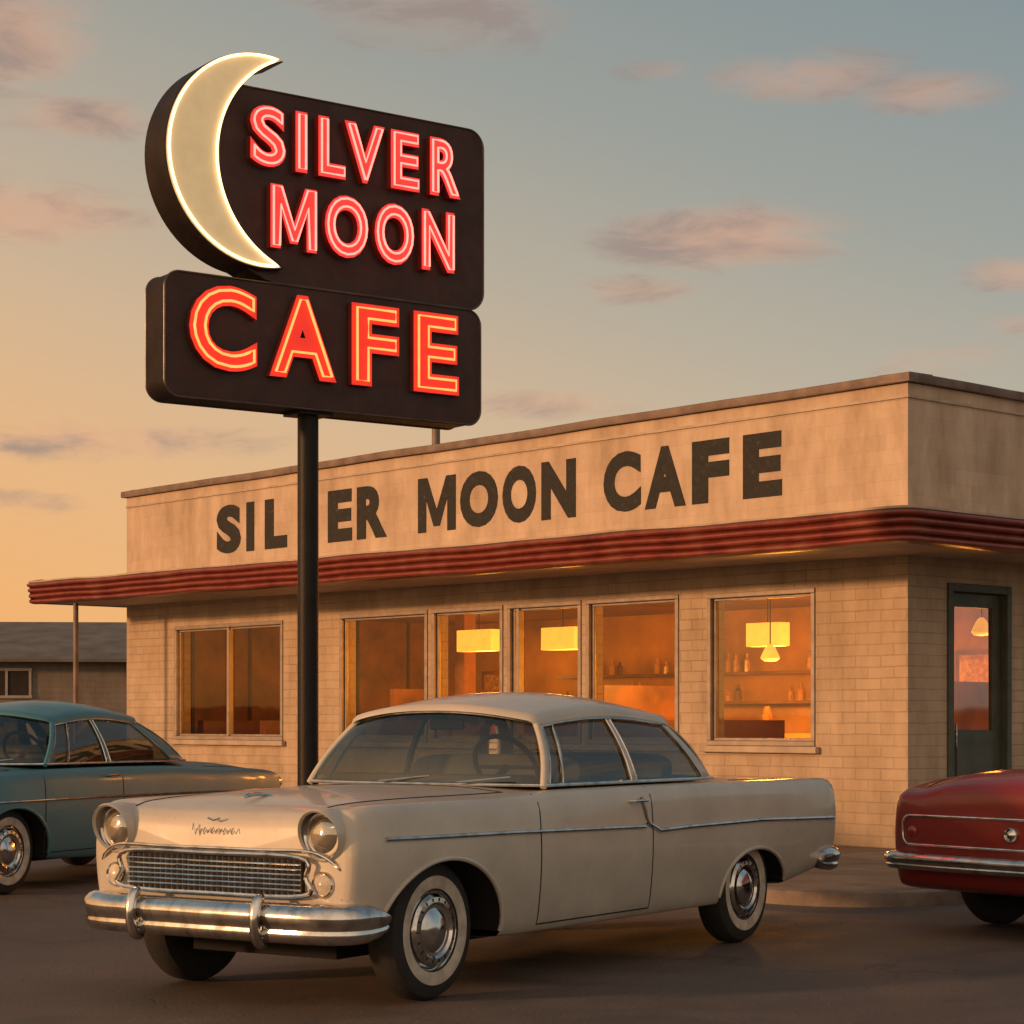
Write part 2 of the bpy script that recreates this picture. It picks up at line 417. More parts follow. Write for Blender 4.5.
fr=MB(); gl=MB(); sill=MB()
def window(x0,x1,z0,z1,mull=[],side=False):
    def bx(mb,a0,a1,b0,b1,c0,c1):
        if side: mb.box(-b1,-b0,a0,a1,c0,c1)
        else: mb.box(a0,a1,b0,b1,c0,c1)
    w=.05
    bx(fr,x0,x1,-.02,.10,z1-w,z1); bx(fr,x0,x1,-.02,.10,z0,z0+w)
    bx(fr,x0,x0+w,-.018,.098,z0+w,z1-w); bx(fr,x1-w,x1,-.018,.098,z0+w,z1-w)
    for mx in mull: bx(fr,mx-.022,mx+.022,.0,.085,z0+w,z1-w)
    w2=.028; a,b_=x0+w,x1-w
    bx(fr,a,b_,.03,.07,z1-w-w2,z1-w); bx(fr,a,b_,.03,.07,z0+w,z0+w+w2)
    bx(fr,a,a+w2,.032,.068,z0+w+w2,z1-w-w2); bx(fr,b_-w2,b_,.032,.068,z0+w+w2,z1-w-w2)
    if side: gl.add([(-.05,x0+w,z0+w),(-.05,x1-w,z0+w),(-.05,x1-w,z1-w),(-.05,x0+w,z1-w)],[(0,1,2,3)])
    else: gl.add([(x0+w,.05,z0+w),(x1-w,.05,z0+w),(x1-w,.05,z1-w),(x0+w,.05,z1-w)],[(0,1,2,3)])
    bx(sill,x0-.06,x1+.06,-.07,.0-.003,z0-.07,z0-.002)
for i,(a,b_,c,d) in enumerate(wins):
    window(a,b_,c,d,[-11.35] if i==0 else [-5.52] if i==3 else [])
for a,b_,c,d in sidewins[1:]: window(a,b_,c,d,[(a+b_)/2],True)
fr.obj('window_frames',TRIM,diner,bevel=.006)
gl.obj('window_glass',GLASS,diner)
sill.obj('window_sills',CREAM,diner,bevel=.01)
db=MB(); y0,y1,z0,z1=.60,1.62,.10,2.64
db.box(-.14,.03,y0,y0+.07,z0,z1); db.box(-.14,.03,y1-.07,y1,z0,z1); db.box(-.138,.028,y0+.07,y1-.07,z1-.08,z1)
db.box(-.11,-.06,y0+.075,y1-.075,z0+.01,1.22); db.box(-.11,-.06,y0+.075,y0+.2,1.22,z1-.085); db.box(-.11,-.06,y1-.2,y1-.075,1.22,z1-.085)
db.box(-.11,-.06,y0+.2,y1-.2,2.42,z1-.085); db.box(-.058,-.045,y0+.22,y1-.22,.3,1.08)
db.obj('door',GREEN,diner,bevel=.006)
dg_=MB(); dg_.add([(-.085,y0+.2,1.22),(-.085,y1-.2,1.22),(-.085,y1-.2,2.42),(-.085,y0+.2,2.42)],[(0,1,2,3)]); dg_.obj('door_glass',DGLASS,diner)
dh=MB(); dh.tube([(-.06,y0+.15,1.05),(.0,y0+.15,1.05),(.0,y0+.15,1.28),(-.06,y0+.15,1.28)],.012); dh.obj('door_handle',CHROME,diner,smooth=True)
WOOD=simple('interior_wood',(.24,.095,.024),.4,0,.5,2.2)
WARM=simple('interior_wall',(.55,.27,.06),.5,0,.55,.8)
VIN=simple('booth_vinyl',(.16,.045,.015),.35,0,.2,4)
DARK=simple('interior_floor',(.05,.03,.02),.4,0,.3,2)
BOT=simple('bottle_glass',(.6,.30,.06),.15,0,.5,14)
ib=MB()
ib.box(LX+.25,-.25,.25,DEP,.02,.11,3)
ib.box(LX+.25,-.25,.25,DEP,2.86,2.9,0)
ib.box(LX+.26,-.26,6.0,6.1,.11,2.86,1)
ib.box(LX+.252,LX+.29,.26,5.99,.11,2.86,0)
for y in (.9,1.9,2.9,3.9,4.9): ib.box(LX+.291,LX+.31,y,y+.05,.11,2.86,3)
ib.box(LX+.26,-.26,5.95,5.998,.11,1.1,0)
for z in (1.55,1.95): ib.box(-11,-4.2,5.65,5.99,z,z+.04,0)
for x in [i*.19-10.9 for i in range(35)]:
    for z in (1.59,1.99):
        if random.random()<.6:
            h=random.uniform(.12,.3); ib.lathe([(0,0),(.045,0),(.045,h*.6),(.018,h*.8),(.018,h),(0,h)],(x+random.uniform(0,.08),5.8,z),(0,0,1),8,random.choice([1,4,4,2]))
ib.box(-10.5,-2.5,4.2,4.8,.11,1.1,0); ib.box(-10.6,-2.4,4.1,4.9,1.1,1.16,1)
for x in [i*1.0-10 for i in range(8)]:
    ib.lathe([(.0,0),(.04,0),(.04,.6),(.18,.62),(.19,.70),(0,.71)],(x,3.8,.11),(0,0,1),12,2)
    h=random.uniform(.18,.35); ib.lathe([(0,0),(.07,0),(.07,h*.7),(.03,h),(0,h)],(x+.35,4.4,1.16),(0,0,1),10,4)
for x in (-12.6,-11.1,-8.9,-7.4,-5.9,-4.4,-2.9,-1.4):
    ib.box(x-.07,x+.07,.4,1.5,.11,1.32,2); ib.box(x-.3,x+.3,.4,1.5,.11,.55,2)
for x in (-11.85,-8.15,-6.65,-5.15,-3.65,-2.15):
    ib.box(x-.32,x+.32,.35,1.45,.80,.84,0); ib.box(x-.04,x+.04,.8,.9,.11,.8,3)
    for dx in (-.08,0,.09): ib.lathe([(0,0),(.025,0),(.022,.08),(.012,.14),(0,.15)],(x+dx,.7,.84),(0,0,1),10,4)
for x in (-9.6,-3.2): ib.box(x-.1,x+.1,2.6,2.8,.11,2.86,0)
for x in (-10.2,-6.1,-1.9): ib.box(x-.04,x+.04,1.9,4.0,.11,1.75,0)
for x,w_,z_ in ((-12.7,.3,1.5),(-3.4,.45,1.6),(-2.3,.3,1.5),(-1.2,.3,1.7)): ib.box(x-w_,x+w_,5.94,5.96,z_,z_+.6,0); ib.box(x-w_+.06,x+w_-.06,5.935,5.941,z_+.06,z_+.54,4)
ib.obj('interior',[WOOD,WARM,VIN,DARK,BOT],diner)
LAMP=emis('lamp_shade',(1.0,.45,.06),1.6,(.5,.3,.1))
lampb=MB()
for (x,y,z,lx,e) in [(-8.5,2,2.36,.34,75),(-6.9,2,2.34,.30,95),(-4.4,3.0,2.34,.26,210),(-3.48,2.0,2.08,0,110),(-2.2,5.0,2.3,0,150),(-11.8,4.6,2.3,0,34),(-.9,2.4,2.3,0,70)]:  # last lamp is added, kept out of window view, to make the door glow
    if lx: lampb.box(x-lx,x+lx,y-.1,y+.1,z-.14,z+.14,0)
    else: lampb.lathe([(0.001,.10),(.03,.09),(.06,.05),(.10,-.03),(.11,-.06),(.08,-.09),(.001,-.10)],(x,y,z),(0,0,1),16,0)
    lampb.box(x-.008,x+.008,y-.008,y+.008,z+.08,2.86,1)
    l=D.lights.new('interior_light','POINT'); l.energy=e; l.color=(1,.40,.06); l.shadow_soft_size=.25
    o=D.objects.new('interior_light',l); scene.collection.objects.link(o); o.parent=diner; o.location=(x,y+.1,z-.32)
lampb.obj('pendant_lamps',[LAMP,DARK],diner,smooth=True,bevel=.01)

def sidewalk():
    x1,y0,r=3.25,-4.6,.9
    def outline(o):
        pts=[(-24,14),(-24,y0-o)]
        for i in range(13):
            a=-math.pi/2+math.pi/2*i/12
            pts.append((x1-r+(r+o)*math.cos(a),y0+r+(r+o)*math.sin(a)))
        pts.append((x1+o,14)); return pts
    A=outline(-.15)
    mb=MB()
    mb.add([(x,y,.10) for x,y in A],[tuple(range(len(A)))])
    m,t,b=nt('concrete')
    tc=N(t,'ShaderNodeTexCoord').outputs['Object']
    br=N(t,'ShaderNodeTexBrick'); br.offset=0; t.links.new(tc,br.inputs['Vector'])
    setin(br,Scale=1,Mortar_Size=.012,Brick_Width=1.5,Row_Height=1.5); br.inputs['Color1'].default_value=(.22,.17,.13,1); br.inputs['Color2'].default_value=(.18,.14,.108,1); br.inputs['Mortar'].default_value=(.05,.035,.028,1)
    k=ramp(t,noise(t,2.5,8,tc,.7),[(.3,(.55,.53,.5)),(.7,(1.15,1.13,1.1))])
    t.links.new(mixrgb(t,1,br.outputs['Color'],k,'MULTIPLY'),b.inputs['Base Color']); b.inputs['Roughness'].default_value=.85
    bump(t,noise(t,40,6,tc),.4,.01,b)
    e=empty('sidewalk',(CX,CY,0),math.atan2(-.747,.665))
    mb.obj('paving',m,e)
    kb=MB()
    rows=[[(x,y,z) for x,y in outline(o)] for o,z in ((-.15,.10),(-.149,.107),(-.03,.107),(-.008,.098),(0,.075),(.012,-.01))]
    kb.grid(rows)
    kb.obj('kerb',simple('kerb_concrete',(.20,.155,.12),.85,0,.4,4,.5),e,smooth=True)
sidewalk()

# ------------------------------------------------------------------ neon sign
sign=empty('neon_cafe_sign',(-1.536,16.0,0),math.atan2(.578,.816))
def dark_sign_mat():
    m,t,b=nt('sign_box_paint')
    tc=N(t,'ShaderNodeTexCoord').outputs['Object']
    c=ramp(t,noise(t,3.5,8,tc,.7),[(.3,(.030,.012,.010)),(.6,(.052,.022,.017)),(.8,(.08,.036,.026))]); t.links.new(c,b.inputs['Base Color'])
    r=ramp(t,noise(t,6,6,tc,.6),[(.3,(.36,.36,.36)),(.7,(.60,.60,.60))]); t.links.new(r,b.inputs['Roughness']); b.inputs['Specular IOR Level'].default_value=.35
    bump(t,noise(t,9,5,tc),.25,.01,b); return m
SB=dark_sign_mat(); EDGE=simple('sign_edge_metal',(.12,.10,.085),.4,.8,.3,5)
SIDE=simple('sign_side_metal',(.016,.010,.009),.6,.0,.4,5,.2,spec=.2)
POLE=simple('pole_paint',(.010,.008,.007),.5,.0,.4,6,.2,spec=.25)
def rrect(x0,x1,z0,z1,r,n=8):
    out=[]
    for cx,cz,a0 in ((x1-r,z0+r,-90),(x1-r,z1-r,0),(x0+r,z1-r,90),(x0+r,z0+r,180)):
        for i in range(n+1):
            a=rad(a0+90*i/n); out.append((cx+r*math.cos(a),cz+r*math.sin(a)))
    return out
def slab(mb,outline,yf,yb,m=0,ms=1):
    n=len(outline)
    mb.add([(x,yf,z) for x,z in outline],[tuple(range(n))],m)
    mb.add([(x,yb,z) for x,z in outline],[tuple(range(n))],m)
    mb.grid([[(x,yf,z) for x,z in outline],[(x,yb,z) for x,z in outline]],ms,closed=True)
T=.15
mb=MB()
lo=rrect(-1.26,1.47,3.63,4.53,.12)
rr_=rrect(-.64,1.505,4.54,5.95,.14)
up=rr_[:18]+[(-.80,5.95),(-.84,4.80),(-.66,4.66),(-.44,4.56),(-.36,4.54)]
slab(mb,lo,-T,T); slab(mb,up,-T+.012,T-.012)
mb.obj('sign_boxes',[SB,SIDE],sign,smooth=True,angle=40)
eb=MB()
for ol,yy in ((lo,T),(up,T-.012)):
    for s_ in (-1,1): eb.tube([(x,s_*yy,z) for x,z in ol],.009,closed=True,n=8)
eb.obj('edge_trim',EDGE,sign,smooth=True)
def crescent(grow=0,n=48):
    c1=(-.50,5.40);r1=.78+grow;c2=(-.065,5.395);r2=.805-grow
    d=math.hypot(c2[0]-c1[0],c2[1]-c1[1]); a=(r1*r1-r2*r2+d*d)/(2*d); h=math.sqrt(max(r1*r1-a*a,0))
    t1=math.atan2(h,a); t2=math.atan2(h,a-d)
    outer=[(c1[0]+r1*math.cos(t),c1[1]+r1*math.sin(t)) for t in [t1+(2*math.pi-2*t1)*i/n for i in range(n+1)]]
    inner=[(c1[0]+d+r2*math.cos(t),c1[1]+r2*math.sin(t)) for t in [t2+(2*math.pi-2*t2)*i/n for i in range(n+1)]]
    return outer,inner
def crescent_mesh(mb,grow,yf,yb,m):
    o,i=crescent(grow)
    mb.grid([[(x,yf,z) for x,z in o],[(x,yf,z) for x,z in i]],m)
    mb.grid([[(x,yb,z) for x,z in o],[(x,yb,z) for x,z in i]],m)
    mb.grid([[(x,yf,z) for x,z in o],[(x,yb,z) for x,z in o]],m)
    mb.grid([[(x,yf,z) for x,z in i],[(x,yb,z) for x,z in i]],m)
mb=MB(); crescent_mesh(mb,.002,-T-.05,T-.02,0); mb.obj('moon_box',SIDE,sign,smooth=True,angle=40)
MOONF=emis('moon_face',(.48,.33,.155),.85,(.45,.36,.25)); MOONT=emis('moon_tube',(1.0,.66,.28),3.6)
mb=MB(); crescent_mesh(mb,-.006,-T-.065,-T-.052,0); mb.obj('moon_face',MOONF,sign)
mb=MB(); o,i=crescent(-.016)
loop=[(x,-T-.085,z) for x,z in o]+[(x,-T-.085,z) for x,z in i[::-1]][1:-1]
mb.tube(loop,.011,closed=True,n=8); mb.obj('moon_tube',MOONT,sign,smooth=True)
NF=emis('neon_fill_pink',(1.0,.050,.040),.80,(.3,.03,.02)); NT=emis('neon_tube_pink',(1.0,.120,.095),5.2); NR=simple('letter_return',(.20,.03,.025),.4,0,.2,5)
CF=emis('neon_fill_red',(1.0,.028,.012),.75,(.3,.03,.02)); CT=emis('neon_tube_orange',(1.0,.120,.030),5.6)
def neon(rows,name,FM,TM,tr,po,to):
    pl=MB();tu=MB()
    for ch,a,b_,z0,z1 in rows:
        Tm=letter_solid(pl,ch,(a,b_,z0,z1),po,-T-.05,-T+.02,0,1)
        if ch=='M':
            pp=[Tm(v) for v in MPOLY]; pp=inset(pp,.018)
            lp=[pp]; F_=lambda v:v
        else:
            vs,fs,lp=letter_geo(ch,to); F_=Tm
        for l in lp:
            pts=[(F_(v)[0],-T-.068,F_(v)[1]) for v in l]
            q=[pts[0]]
            for p in pts[1:]:
                if (Vector(p)-Vector(q[-1])).length>.006: q.append(p)
            if len(q)>3: tu.tube(q,tr,closed=True,n=8)
    pl.obj(name+'_faces',[FM,NR],sign,weld=False); tu.obj(name+'_tubes',TM,sign,smooth=True,weld=False)
A,B=5.37,5.82; C_,D_=4.785,5.255
neon([('S',-.60,-.30,A,B),('I',-.22,-.12,A,B),('L',-.025,.21,A,B),('V',.20,.555,A,B),('E',.610,.87,A,B),('R',.965,1.25,A,B),
      ('M',-.43,-.04,C_,D_),('O',.03,.405,C_,D_),('O',.465,.815,C_,D_),('N',.89,1.19,C_,D_)],'letters_upper',NF,NT,.0085,.048,.006)
neon([('C',-1.09,-.54,3.84,4.46),('A',-.44,.13,3.84,4.46),('F',.262,.685,3.84,4.46),('E',.815,1.235,3.84,4.46)],'letters_lower',CF,CT,.0100,.048,.004)
mb=MB()
mb.tube([(0,0,0),(0,0,3.65)],.079,n=24); mb.box(-.2,.2,-.2,.2,.0,.02); mb.box(-.14,.14,-.13,.13,3.60,3.64)
for sx in(-.16,.16):
    for sy in (-.16,.16): mb.tube([(sx,sy,.02),(sx,sy,.06)],.014,n=6)
mb.obj('pole',POLE,sign,smooth=True)

# ------------------------------------------------------------------ cars
TYRE=simple('tyre_rubber',(.018,.017,.016),.8,0,.3,8,.3); WWALL=simple('whitewall',(.50,.43,.35),.6,0,.3,10)
WELL=simple('wheel_well',(.008,.007,.006),.95); SEAM=simple('panel_gap',(.012,.010,.009),.9)
CABIN=simple('cabin_trim',(.06,.05,.04),.8,0,.3,5); SEAT=simple('seat_cloth',(.10,.085,.065),.8,0,.3,5)
CGL=glassmat('car_glass',(.70,.75,.66),.08,.80,.02,.12,.34)
HL=glassmat('headlight_lens',(.85,.83,.78),.25,.9,.05,.0,.5); HLR=simple('headlight_reflector',(.75,.72,.66),.2,.9,.1,30)
TAIL=simple('tail_lens',(.30,.02,.015),.15,0,.2,10,0,.6); AMB=simple('parking_lens',(.6,.52,.42),.2,0,.2,20,0,.5)
BLACK=simple('grille_black',(.01,.009,.008),.8)
def interp(tab,s):
    n=len(tab)
    if s<=tab[0][0]: return tab[0][1:]
    if s>=tab[-1][0]: return tab[-1][1:]
    for i in range(n-1):
        if tab[i][0]<=s<=tab[i+1][0]: break
    def tan(k,c):
        if k==0 or k==n-1: return 0 if k==n-1 else (tab[1][c]-tab[0][c])/(tab[1][0]-tab[0][0])
        a=(tab[k][c]-tab[k-1][c])/(tab[k][0]-tab[k-1][0]); b=(tab[k+1][c]-tab[k][c])/(tab[k+1][0]-tab[k][0])
        return 0 if a*b<=0 else 2*a*b/(a+b)
    h=tab[i+1][0]-tab[i][0]; t=(s-tab[i][0])/h; out=[]
    for c in range(1,len(tab[0])):
        y0,y1=tab[i][c],tab[i+1][c]; m0,m1=tan(i,c)*h,tan(i+1,c)*h
        out.append((2*t**3-3*t*t+1)*y0+(t**3-2*t*t+t)*m0+(-2*t**3+3*t*t)*y1+(t**3-t*t)*m1)
    return out
def car(name,origin,rz,P):
    root=empty(name,(*origin,0),rz); st=P['st']; PM=P['paint']
    s0,s1=st[0][0],st[-1][0]
    ss=sorted(set([round(s0+(s1-s0)*i/90,4) for i in range(91)]+[x[0] for x in st]+[s0+.015,s0+.03,s0+.05,s1-.015,s1-.03,s1-.05]))
    rows=[]
    for s in ss:
        w,zb,zs,zc=interp(st,s)
        zm=zb+(zs-zb)*.55
        half=[(0,zb),(.55*w,zb),(.88*w,zb+.005),(.955*w,zb+.035),(.985*w,zb+(zs-zb)*.25),(w,zm),(.990*w,zs-.11),(.972*w,zs-.045),(.945*w,zs-.014),(.89*w,zs),(.76*w,zs-.006+(zc-zs)*.15),(.45*w,zs+(zc-zs)*.75),(0,zc)]
        ring=[(-a,z) for a,z in half]+[(a,z) for a,z in half[-2:0:-1]]
        rp=crspline([(a,z,0) for a,z in ring],4,True)
        rows.append([(s,p.x,p.y) for p in rp])
    mb=MB(); mb.grid(rows,0,closed=True)
    for r in (rows[0],rows[-1]):
        cx=sum(p[2] for p in r)/len(r); prev=r
        for k in (.75,.45,.15):
            nr=[(r[0][0]+(-.012 if r is rows[0] else .012)*(1-k),p[1]*k,cx+(p[2]-cx)*k) for p in r]; mb.grid([prev,nr],0,closed=True); prev=nr
        n=len(prev); mb.add(prev,[tuple(range(n))])
    body=mb.obj('body',[PM,WELL],root,smooth=True,angle=40)
    bvh=BVHTree.FromPolygons([v.co.copy() for v in body.data.vertices],[list(p.vertices) for p in body.data.polygons])
    def side(s,z,sg,off=.0):
        h=bvh.ray_cast(Vector((s,sg*3,z)),Vector((0,-sg,0)))
        return Vector((s,(h[0].y if h[0] else sg*.8)+sg*off,z))
    def top(s,q,off=0):
        h=bvh.ray_cast(Vector((s,q,3)),Vector((0,0,-1)))
        return Vector((s,q,(h[0].z if h[0] else .9)+off))
    wbse=P['wb']; zc=P.get('wheel_z',.33)
    bm=bmesh.new(); bm.from_mesh(body.data)
    liner=MB()
    for (s,ax,az,cz) in ((0,*P['fa']),(wbse,*P['ra'])):
        for sg in (-1,1):
            def region():
                fs=[f for f in bm.faces if (lambda c:abs(c.x-s)<ax*1.25+.05 and c.z<cz+az*1.25+.05 and c.y*sg>.36)(f.calc_center_median())]
                es={e for f in fs for e in f.edges}; vs={v for f in fs for v in f.verts}
                return fs+list(es)+list(vs)
            bmesh.ops.bisect_plane(bm,geom=region(),dist=1e-5,plane_co=(0,sg*.48,0),plane_no=(0,1,0))
            K=36; pl=[]
            for k in range(K):
                th=2*math.pi*(k+.5)/K
                if math.sin(th)<-.75: continue
                no=Vector((math.cos(th)/ax,0,math.sin(th)/az)).normalized(); co=Vector((s+ax*math.cos(th),0,cz+az*math.sin(th)))
                pl.append((co,no)); bmesh.ops.bisect_plane(bm,geom=region(),dist=1e-5,plane_co=co,plane_no=no)
            dele=[]
            for f in bm.faces:
                c=f.calc_center_median()
                if c.y*sg>.4799 and abs(c.x-s)<ax and c.z<cz+az and all((c-co).dot(no)<1e-5 for co,no in pl): dele.append(f)
            bmesh.ops.delete(bm,geom=dele,context='FACES')
            A_=[];B_=[]
            for k in range(49):
                a=rad(-35+250*k/48); x=s+(ax+.004)*math.cos(a); z=cz+(az+.004)*math.sin(a)
                zl=interp(st,x)[1]+.035
                if z<zl-.03: continue
                yo=side(x,max(z,zl+.01),sg,-.010).y
                if abs(yo)<.5: yo=sg*.5
                A_.append((x,yo,z)); B_.append((x,sg*.46,z))
            liner.grid([A_,B_]); liner.add(B_,[tuple(range(len(B_)))])
    bm.to_mesh(body.data); bm.free()
    me=body.data
    for p in me.polygons: p.use_smooth=True
    me.set_sharp_from_angle(angle=rad(40))
    liner.obj('wheel_wells',WELL,root)
    lip=MB()
    for (s,ax,az,cz) in ((0,*P['fa']),(wbse,*P['ra'])):
        for sg in (-1,1):
            pts=[]
            for k in range(41):
                a=rad(-20+220*k/40); x=s+(ax+.004)*math.cos(a); z=cz+(az+.004)*math.sin(a)
                zlow=interp(st,x)[1]+.03
                if z>zlow: pts.append(side(x,z,sg,-.002))
            lip.tube(pts,.012,n=8)
    lip.obj('arch_lips',PM,root,smooth=True)
    for nm_,s in (('front',0),('rear',wbse)):
        for sg in (-1,1):
            w=MB()
            prof=[(.17,-.08),(.27,-.09),(.312,-.072),(.328,-.045),(.330,0),(.328,.045),(.312,.072),(.29,.083),(.262,.088),(.255,.0895),(.195,.082),(.188,.074),(.182,.060),(.178,.066),(.172,.080),(.155,.092),(.132,.094),(.120,.083),(.105,.082),(.085,.094),(.06,.104),(.03,.110),(.001,.112)]
            ww=1 if P.get('ww',True) else 0
            ms=[0]*9+[ww]+[0,2,2]+[2]*3+[2]*7
            w.lathe(prof,(s,sg*.70,zc),(0,sg,0),56,0,ms)
            for k in range(18):
                a=2*math.pi*k/18; c_=Vector((s+.144*math.cos(a),sg*(.70+.093),zc+.144*math.sin(a))); d=Vector((math.cos(a),0,math.sin(a)))
                w.tube([c_-d*.008,c_+d*.008],.004,n=6,m=3)
            w.obj('wheel_'+nm_,[TYRE,WWALL,CHROME,BLACK],root,smooth=True,angle=30)
    ub=MB(); ub.box(-.3,wbse+.4,-.44,.44,.2,.3)
    for s in (0,wbse): ub.tube([(s,-.62,zc),(s,.62,zc)],.05)
    ub.obj('underbody',WELL,root)
    G=P['gh']; zb=G['z']; hb=G['hb']; ht=G['ht']; cr=G['crown']
    bf=lambda j: G['bf']+G['bfd']*abs(j)**3
    br=lambda j: G['br']-G['brd']*abs(j)**3
    tf=lambda j: G['tf']+G['tfd']*abs(j)**3
    tr=lambda j: G['tr']-G['trd']*abs(j)**3
    def zt(u): return G['zt']+G['ztm']*math.sin(math.pi*min(max(u,0),1))
    def topz(u,j): return zt(u)+cr*(1-abs(j)**2.2)*(.55+.45*math.sin(math.pi*min(max(u*.9+.08,0),1)))
    J=[-1+2*k/20 for k in range(21)]
    def patch(b,t,n=6,bul=.03,outd=None):
        rows=[]
        for k in range(n+1):
            f=k/n; row=[]
            for p,q in zip(b,t):
                v=Vector(p).lerp(Vector(q),f)
                if outd: v+=outd(v)*bul*math.sin(math.pi*f)
                row.append(v)
            rows.append(row)
        return rows
    gl=MB()
    wb_=[(bf(j),j*hb,zb) for j in J]; wt=[(tf(j),j*ht,topz(0,j)-.005) for j in J]
    gl.grid(patch(wb_,wt,6,.03,lambda v:Vector((-1,0,.3))))
    rb2=[(br(j),j*hb,zb) for j in J if abs(j)<.92]; rt2=[(tr(j),j*ht,topz(1,j)-.005) for j in J if abs(j)<.92]
    gl.grid(patch(rb2,rt2,6,.05,lambda v:Vector((1,0,.4))))
    sb0,sb1=bf(1),br(1); st0,st1=tf(1),tr(1)
    cb_=G['cb']
    def sp(u,f):
        b=Vector((sb0+(sb1-sb0)*u,hb,zb)); t=Vector((st0+(st1-st0)*u,ht,zt(u)-.01)); v=b.lerp(t,f); v.y+=.025*math.sin(math.pi*f); return v
    ub0=(G['bp']-sb0)/(sb1-sb0)
    uc=(cb_-sb0)/(sb1-sb0)
    pil=MB(); chr_=MB()
    for sg in (-1,1):
        M=lambda v:Vector((v.x,v.y*sg,v.z))
        U=[uc*k/16 for k in range(17)]
        gl.grid([[M(sp(u,f)) for u in U] for f in [k/6 for k in range(7)]])
        def strip(u0,u1,o=.006,mbb=pil,w=4):
            rows=[[M(sp(u0+(u1-u0)*k/w,f)+Vector((0,o,0))) for k in range(w+1)] for f in [q/6 for q in range(7)]]
            mbb.grid(rows)
        strip(uc,1.0); strip(-.008,.016,.008); strip(ub0-.014,ub0+.014,.008)
        jj=[.90+.10*k/4 for k in range(5)]
        b=[M(Vector((br(j),j*hb,zb))) for j in jj]; t=[M(Vector((tr(j),j*ht,topz(1,j)))) for j in jj]
        pil.grid(patch(b,t,6,.05,lambda v:Vector((1,0,.4))))
        pil.grid([[M(sp(uc*k/20,f)+Vector((0,.009,0))) for k in range(21)] for f in (.92,.96,1.0)])
        chr_.tube([M(sp(u,.0)+Vector((0,.012,.008))) for u in [k/24 for k in range(25)]],.010,n=8)
        chr_.tube([M(sp(u,.92)+Vector((0,.016,0))) for u in [k/24*uc for k in range(25)]],.006,n=8)
        chr_.tube([M(sp(.016,f)+Vector((0,.014,0))) for f in [k/6 for k in range(7)]],.006,n=8)
        chr_.tube([M(sp(G.get('vent',.14),f)+Vector((0,.010,0))) for f in [k/6*.9 for k in range(7)]],.008,n=8)
        for uu in (ub0-.015,ub0+.015): chr_.tube([M(sp(uu,f)+Vector((0,.014,0))) for f in [k/6*.92 for k in range(7)]],.005,n=8)
        chr_.tube([M(sp(uc,f)+Vector((0,.010,0))) for f in [k/6*.92 for k in range(7)]],.006,n=8)
        pil.tube([M(sp(0,f)+Vector((-.006,.0,0))) for f in [k/8 for k in range(9)]],.014,n=10)
    chr_.tube([(bf(j)-.005,j*hb,zb+.008) for j in J],.009,n=8)
    chr_.tube([(tf(j)-.014,j*ht,topz(0,j)-.022) for j in J],.008,n=8)
    chr_.tube([(br(j)+.005,j*hb,zb+.008) for j in J],.009,n=8)
    for q in (-.30,.2):
        b=Vector((bf(q/hb),q,zb+.01)); e=Vector((bf(q/hb)+.06,q-.30,zb+.05)); chr_.tube([b+Vector((-.03,0,.01)),e+Vector((-.05,0,.0))],.004,n=6)
    gl.obj('glass',CGL,root,smooth=True,angle=60)
    chr_.obj('window_mouldings',CHROME,root,smooth=True)
    pil.obj('pillars',G.get('pm',PM),root,smooth=True,angle=50,solid=.010)
    rows=[]; NU=26
    Jr=[-1+2*k/28 for k in range(29)]
    for i in range(-1,NU+2):
        u=min(max(i/NU,0),1); row=[]
        for j in Jr:
            a=tf(j)-.02; b=tr(j)+.02; s=a+(b-a)*u; q=j*(ht+.028); z=topz(u,j)+.012
            if i<0: s-=.012; z-=.03
            if i>NU: s+=.012; z-=.03
            if abs(j)>.99: z-=.012
            row.append((s,q,z))
        row=[(row[0][0],row[0][1]-.004,row[0][2]-.028)]+row+[(row[-1][0],row[-1][1]+.004,row[-1][2]-.028)]
        rows.append(row)
    rf=MB(); rf.grid(rows); rf.obj('roof',G.get('pm',PM),root,smooth=True,angle=60)
    cab=MB()
    fl=[(bf(j)+.02,j*(hb-.03),zb+.012) for j in J]+[(br(j)-.02,j*(hb-.03),zb+.012) for j in J[::-1]]
    cab.add(fl,[tuple(range(len(fl)))],0)
    cab.box(bf(1)+.0,bf(1)+.16,-.62,.62,zb,zb+.055,0)
    cab.obj('dashboard',[CABIN],root,bevel=.02)
    se=MB()
    fs_=G['bp']-.18
    for s,w in ((fs_,.56),(cb_-.05,.55)):
        o=[]
        for k in range(25):
            a=math.pi*k/24; cc=math.cos(a); o.append((w*(abs(cc)**.35)*(1 if cc>0 else -1), zb-.05+.20*math.sin(a)**.3))
        rows=[[(s+(z-zb)*.2+dx,q*sc,zb-.05+(z-zb+.05)*sc) for q,z in o] for dx,sc in ((-.075,.93),(-.06,1),(.06,1),(.075,.93))]
        se.grid(rows)
        for r in (rows[0],rows[-1]): se.add(r,[tuple(range(25))])
    se.obj('seats',SEAT,root,smooth=True,angle=40)
    sw=MB(); c_=Vector((bf(1)+.28,-.34,zb+.09)); ax=Vector((.85,0,.5)).normalized(); u_=Vector((0,1,0)); v_=ax.cross(u_)
    sw.tube([c_+(u_*math.cos(a)+v_*math.sin(a))*.19 for a in [2*math.pi*k/28 for k in range(28)]],.014,closed=True,n=8)
    sw.tube([c_-u_*.18,c_+u_*.18],.010); sw.tube([c_,c_-ax*.25],.02); sw.obj('steering_wheel',BLACK,root,smooth=True)
